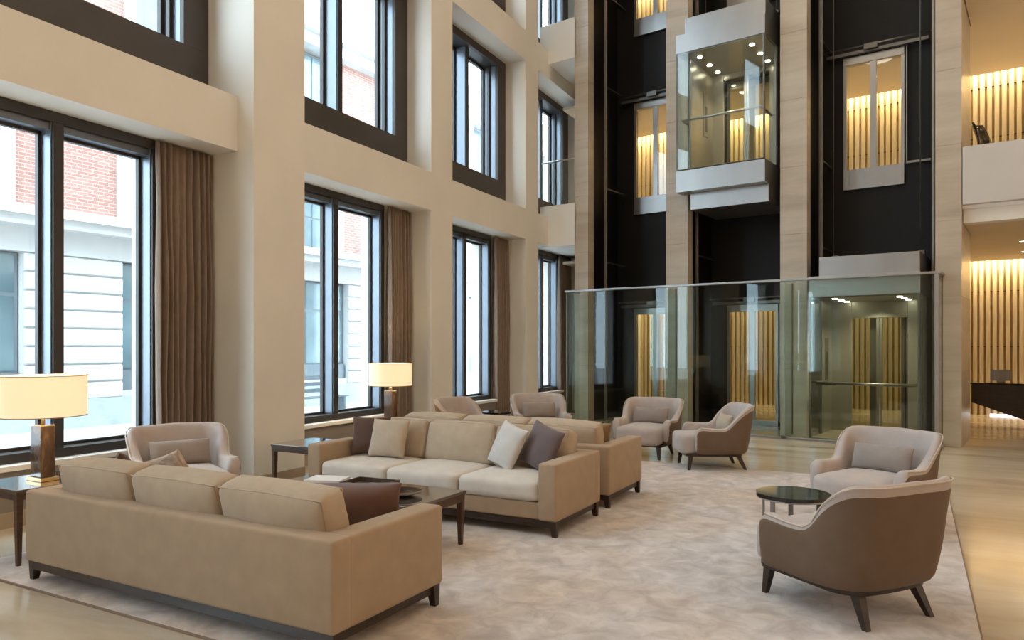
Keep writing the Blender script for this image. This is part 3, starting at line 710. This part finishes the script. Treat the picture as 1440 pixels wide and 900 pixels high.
def lamp(x, y, z, label):
    r = empty('table_lamp', (x, y, z), GR); tag(r, label, 'lamp', 'drum shade table lamps')
    obj('base_plate', B(-.10, .10, -.07, .07, 0, .03, bev=.004), 'brass', r)
    obj('body', B(-.075, .075, -.055, .055, .03, .43, bev=.008), 'onyx', r)
    obj('neck', CYL(.014, .43, .50, 16), 'brass', r, smooth=True)
    R1, z0, z1 = .30, .50, .81
    b0 = bmesh.new(); seg = 48
    for (ra, rb) in ((R1, R1), (R1-.006, R1-.006)):
        lo = [b0.verts.new((ra*math.cos(2*PI*i/seg), ra*math.sin(2*PI*i/seg), z0)) for i in range(seg)]; hi = [b0.verts.new((rb*math.cos(2*PI*i/seg), rb*math.sin(2*PI*i/seg), z1)) for i in range(seg)]
        for i in range(seg): b0.faces.new((lo[i], lo[(i+1) % seg], hi[(i+1) % seg], hi[i]))
    sh = obj('shade', b0, 'shade', r, smooth=True)
    for zz in (z0, z1): obj('shade_ring', TUBE([(R1*math.cos(2*PI*i/seg), R1*math.sin(2*PI*i/seg), zz) for i in range(seg)], .004, 6, closed=True), 'cushion_linen', sh, smooth=True)
    for a in range(3): obj('spider', TUBE([(0, 0, z1-.02), (R1*math.cos(a*2.094), R1*math.sin(a*2.094), z1-.02)], .003, 6), 'brass', r)
    obj('rod', CYL(.006, .50, z1-.02, 10), 'brass', r)
    obj('bulb', lathe([(.012, .53), (.03, .56), (.038, .60), (.03, .64), (.01, .66)], 16), 'lamp_disc', r, smooth=True)
    ld = bpy.data.lights.new('bulb_lamp', 'POINT'); ld.energy = 14; ld.color = (1, .74, .42); ld.shadow_soft_size = .05
    lo = bpy.data.objects.new('bulb_lamp', ld); COL.objects.link(lo); lo.location = (x, y, z+.70)
lamp(-5.79, 3.44, .55+RZ, 'lit cream drum lamp on a marbled onyx block at the sofa seen from behind')
lamp(-6.14, 8.43, .55, 'lit cream drum lamp standing before a brown curtain beyond the sofas')
def round_table(x, y, z, r_, h, label, legs):
    r = empty('round_table', (x, y, z)); tag(r, label, 'round table', 'round black lacquer side tables')
    obj('tabletop', CYL(r_, h-.028, h, 48, bev=.006), 'lacquer', r); 
    obj('rim', TUBE([((r_-.008)*math.cos(2*PI*i/48), (r_-.008)*math.sin(2*PI*i/48), h-.032) for i in range(48)], .007, 6, closed=True), 'steel', r, smooth=True)
    for a in legs:
        o = obj('leg', B(-.018, .018, -.006, .006, 0, h-.03), 'steel', r, ((r_-.05)*math.cos(RAD(a)), (r_-.05)*math.sin(RAD(a)), 0), RAD(a+90))
    obj('base_ring', TUBE([((r_-.05)*math.cos(2*PI*i/40), (r_-.05)*math.sin(2*PI*i/40), .012) for i in range(40)], .010, 6, closed=True), 'steel', r, smooth=True)
round_table(-.575, 5.80, RZ, .262, .50, 'black lacquer round table between the two armchairs on the open side of the rug', (100, 175, 235, 350))
round_table(-5.62, 10.62, 0, .24, .53, 'small black round table between the two armchairs by the curtain', (30, 120, 210, 300))
# ---- reception
d = empty('reception_desk', ew(.6, 17.3, 0), EB); tag(d, 'dark wedge shaped reception desk before the golden slat wall', 'desk')
def prof_prism(pts, y0, y1):
    b0 = bmesh.new(); A = [b0.verts.new((x, y0, z)) for x, z in pts]; C = [b0.verts.new((x, y1, z)) for x, z in pts]
    b0.faces.new(A); b0.faces.new(C[::-1]); n = len(pts)
    for i in range(n): b0.faces.new((A[i], A[(i+1) % n], C[(i+1) % n], C[i]))
    return b0
obj('body', prof_prism([(-1.74, .86), (-1.74, .50), (-.75, .15), (.2, .02), (2.2, .02), (2.2, .86)], -.35, .35), 'wenge', d)
obj('worktop', B(-1.76, 2.2, -.37, .37, .86, .89, bev=.004), 'lacquer', d)
obj('support', B(-.6, 2.0, -.15, .25, 0, .1), 'wenge', d)
m_ = empty('monitor', ew(-.68, 17.35, .89), EB+.25); tag(m_, 'small dark monitor standing on the reception desk', 'monitor')
obj('screen', B(-.17, .17, -.012, .012, .03, .25, bev=.006), 'steel_dark', m_); obj('stand', B(-.06, .06, -.05, .05, 0, .035, bev=.004), 'steel_dark', m_)
o = eobj('trim_3', B(-1.0, 4.3, 20.20, 20.24, 0, .04), 'led_white'); struct(o, 'glowing white strip light at the foot of the slat wall')
# downlights
def downlight(a, b, z, lab, grp, power=18):
    r = empty('downlight', ew(a, b, z), EB); tag(r, lab, 'downlight', grp)
    obj('trim_ring', CYL(.075, -.012, 0, 24), 'white_paint', r); obj('lens', CYL(.055, -.016, -.012, 24), 'lamp_disc', r)
    ld = bpy.data.lights.new('down_lamp', 'SPOT'); ld.energy = power; ld.color = (1, .76, .45); ld.spot_size = RAD(115); ld.spot_blend = .7; ld.shadow_soft_size = .06
    lo = bpy.data.objects.new('down_lamp', ld); COL.objects.link(lo); lo.location = ew(a, b, z-.05)
for a in (-7.4, -4.8, -2.2, -.3, .6, 1.5, 2.6):
    for b in (16.6, 18.4): downlight(a, b, 3.56, 'round recessed downlight in the ceiling over the reception' if a > -1 else 'round recessed downlight in the ceiling behind the ground floor lift doors', 'downlights in the ground floor lobby ceiling', 9)
for a in (-7.4, -4.8, -2.2, -.15, 1.0, 2.4):
    for b in (15.4, 16.8): downlight(a, b, 7.24, 'round recessed ceiling downlight over the gallery behind the white parapet', 'downlights in the gallery ceiling', 8)
for (y, z) in SIDE_FILL_LAMPS:
    r = empty('added_wall_lamp', (7.0, y, z-.45)); tag(r, 'unseen tall warm wall lamp added to light the window side', 'wall lamp', 'added wall lamps opposite the windows')
    obj('back_plate', B(-.08, 0, -.2, .2, 0, .9, bev=.01), 'brass', r); obj('diffuser', B(-.12, -.08, -.18, .18, .03, .87, bev=.01), 'shade', r)
for (x, y) in ATRIUM:
    r = empty('added_ceiling_lamp', (x, y, 11.9)); tag(r, 'unseen large round fill lamp added in the high atrium ceiling', 'ceiling lamp', 'added round fill lamps of the atrium ceiling')
    obj('trim_ring', CYL(.52, -.05, 0, 40), 'white_paint', r); obj('diffuser', CYL(.46, -.06, -.05, 40), 'lamp_disc', r)
# gallery chair
gc = empty('gallery_chair', ew(-.68, 15.65, 4.68), EB+RAD(70)); tag(gc, 'dark curved back chair standing on the gallery behind the white parapet', 'chair')
b0 = bmesh.new(); rows = []
for j in range(9):
    t_ = j/8; z = .42+.55*t_; yy = .25+.14*t_*t_
    rows.append([b0.verts.new(((i/8-.5)*.46*(1-.25*t_*t_), yy-.10*((i/4-1)**2), z)) for i in range(9)])
for j in range(8):
    for i in range(8): b0.faces.new((rows[j][i], rows[j][i+1], rows[j+1][i+1], rows[j+1][i]))
o = obj('backrest', b0, 'lacquer', gc, smooth=True); o.modifiers.new('s', 'SOLIDIFY').thickness = .025
obj('seat', RBOX(.46, .46, .06, .03), 'lacquer', gc, (0, .02, .43), smooth=True)
for sx in (-1, 1):
    for sy in (-1, 1): obj('leg', leg_mesh(.42, .014, .010, sx*.03, sy*.03), 'steel_dark', gc, (sx*.18, .02+sy*.18, 0))
gb = empty('console', ew(.10, 16.6, 4.68), EB); tag(gb, 'grey console cabinet on the gallery by the slat wall', 'console')
obj('body', B(-.25, .9, -.2, .2, .08, .98, bev=.01), 'panel_grey', gb); obj('worktop', B(-.27, .92, -.22, .22, .98, 1.01), 'white_paint', gb); obj('plinth', B(-.22, .87, -.16, .16, 0, .08), 'wenge', gb)

# ================================================================== STREET
struct(obj('ground_street', B(-32, -7.5, -25, 80, -.45, -.15), 'paving'), 'pale street paving outside the windows')
FA = -RAD(4.8); FL = Vector((-15.4, 10.6, -.15))
fb = empty('opposite_building', FL, FA); tag(fb, 'white stone and red brick building across the street with rusticated ground floor', 'building')
# local: x outwards (to the street) = +x, y along facade
def F(name, x0, x1, y0, y1, z0, z1, m, parent=fb, bev=0): return obj(name, B(x0, x1, y0, y1, z0+.15, z1+.15, bev=bev), m, parent)
WIN = [(-8.4, -6.1), (-4.05, -1.75), (.30, 2.60), (5.1, 7.5), (9.6, 11.9), (14.0, 16.3), (18.4, 20.7), (22.8, 25.1), (27.2, 29.5), (31.6, 33.9), (36, 38.3), (40.4, 42.7)]
Y0, Y1 = -10.5, 45.0
F('wall', -6, -.30, Y0, Y1, -.15, 11.2, 'portland')
F('plinth', -.3, .10, Y0, Y1, -.15, .46, 'plinth_stone')
pier = []; prev = Y0
for a, b in WIN: pier.append((prev, a)); prev = b
pier.append((prev, Y1))
CZ = [.46+.385*i for i in range(8)]
for a, b in pier:
    me = bpy.data.meshes.new('stone_course'); b0 = B(-.05, .04, -(b-a)/2, (b-a)/2, 0, .348, bev=.022, seg=1); b0.to_mesh(me); b0.free(); me.materials.append(MATS['portland'])
    F('pier_core', -.28, -.02, a, b, .46, 3.53, 'portland')
    for z in CZ: obj('stone_course', me, None, fb, (0, (a+b)/2, z+.15))
for a, b in WIN:
    F('apron', -.28, -.02, a, b, .46, .60, 'portland'); F('apron_grille', -.26, -.10, a+.05, b-.05, .60, 1.05, 'street_frame')
    f = F('window', -.26, -.20, a+.03, b-.03, 1.05, 3.5, 'street_frame')
    n = 3; w = (b-a-.16)/n
    for i in range(n):
        for (z0, z1) in ((1.10, 2.62), (2.70, 3.46)): F('pane', -.20, -.185, a+.08+i*w+.02, a+.08+(i+1)*w-.02, z0, z1, 'street_glass', f)
F('frieze', -.28, .05, Y0, Y1, 3.53, 4.03, 'portland'); F('cornice', -.28, .42, Y0, Y1, 4.03, 4.22, 'portland'); F('cornice', -.28, .52, Y0, Y1, 4.22, 4.42, 'portland')
for a, b in WIN:
    c = (a+b)/2 - .15
    F('window_surround', -.3, .06, c-1.12, c-.82, 4.42, 7.0, 'portland'); F('window_surround', -.3, .06, c+.82, c+1.12, 4.42, 7.0, 'portland'); F('window_surround', -.3, .10, c-1.2, c+1.2, 7.0, 7.35, 'portland')
    f = F('window', -.25, -.18, c-.82, c+.82, 4.42, 7.0, 'street_frame')
    for (y0, y1) in ((c-.76, c-.03), (c+.03, c+.76)):
        for (z0, z1) in ((4.5, 5.35), (5.42, 6.92)): F('pane', -.18, -.165, y0, y1, z0, z1, 'street_glass', f)
    f = F('window', -.25, -.18, c-.7, c+.7, 8.4, 10.2, 'street_frame'); F('window_surround', -.3, .05, c-.95, c-.7, 8.2, 10.3, 'portland'); F('window_surround', -.3, .05, c+.7, c+.95, 8.2, 10.3, 'portland')
    F('pane', -.18, -.165, c-.65, c-.03, 8.45, 10.15, 'street_glass', f); F('pane', -.18, -.165, c+.03, c+.65, 8.45, 10.15, 'street_glass', f)
cs = [(a+b)/2-.15 for a, b in WIN]
for a, b in zip([Y0-1.1]+cs, cs+[Y1+1.1]):
    F('brick_panel', -.3, -.02, a+1.12, b-1.12, 4.42, 7.35, 'brick'); F('brick_panel', -.3, -.02, a+.95, b-.95, 8.2, 10.3, 'brick')
F('string_course', -.28, .25, Y0, Y1, 7.35, 7.75, 'portland'); F('string_course', -.28, .10, Y0, Y1, 7.75, 8.2, 'portland')
F('roof_cornice', -.28, .35, Y0, Y1, 10.3, 10.65, 'portland'); F('roof_cornice', -.28, .55, Y0, Y1, 10.65, 10.85, 'portland'); F('parapet', -.28, .0, Y0, Y1, 10.85, 11.7, 'portland')
# bench in the street
bn = empty('street_bench', (-12.9, 14.6, -.15), FA); tag(bn, 'slatted street bench standing on the pavement outside the window', 'bench')
for z in (.55, .72, .89): obj('back_slat', B(-.28, -.25, -.9, .9, z, z+.10), 'street_frame', bn)
for x in (-.2, -.05, .10): obj('seat_slat', B(x, x+.11, -.9, .9, .43, .46), 'street_frame', bn)
for y in (-.75, .75): obj('leg', B(-.27, .2, y-.03, y+.03, 0, .43), 'street_frame', bn)
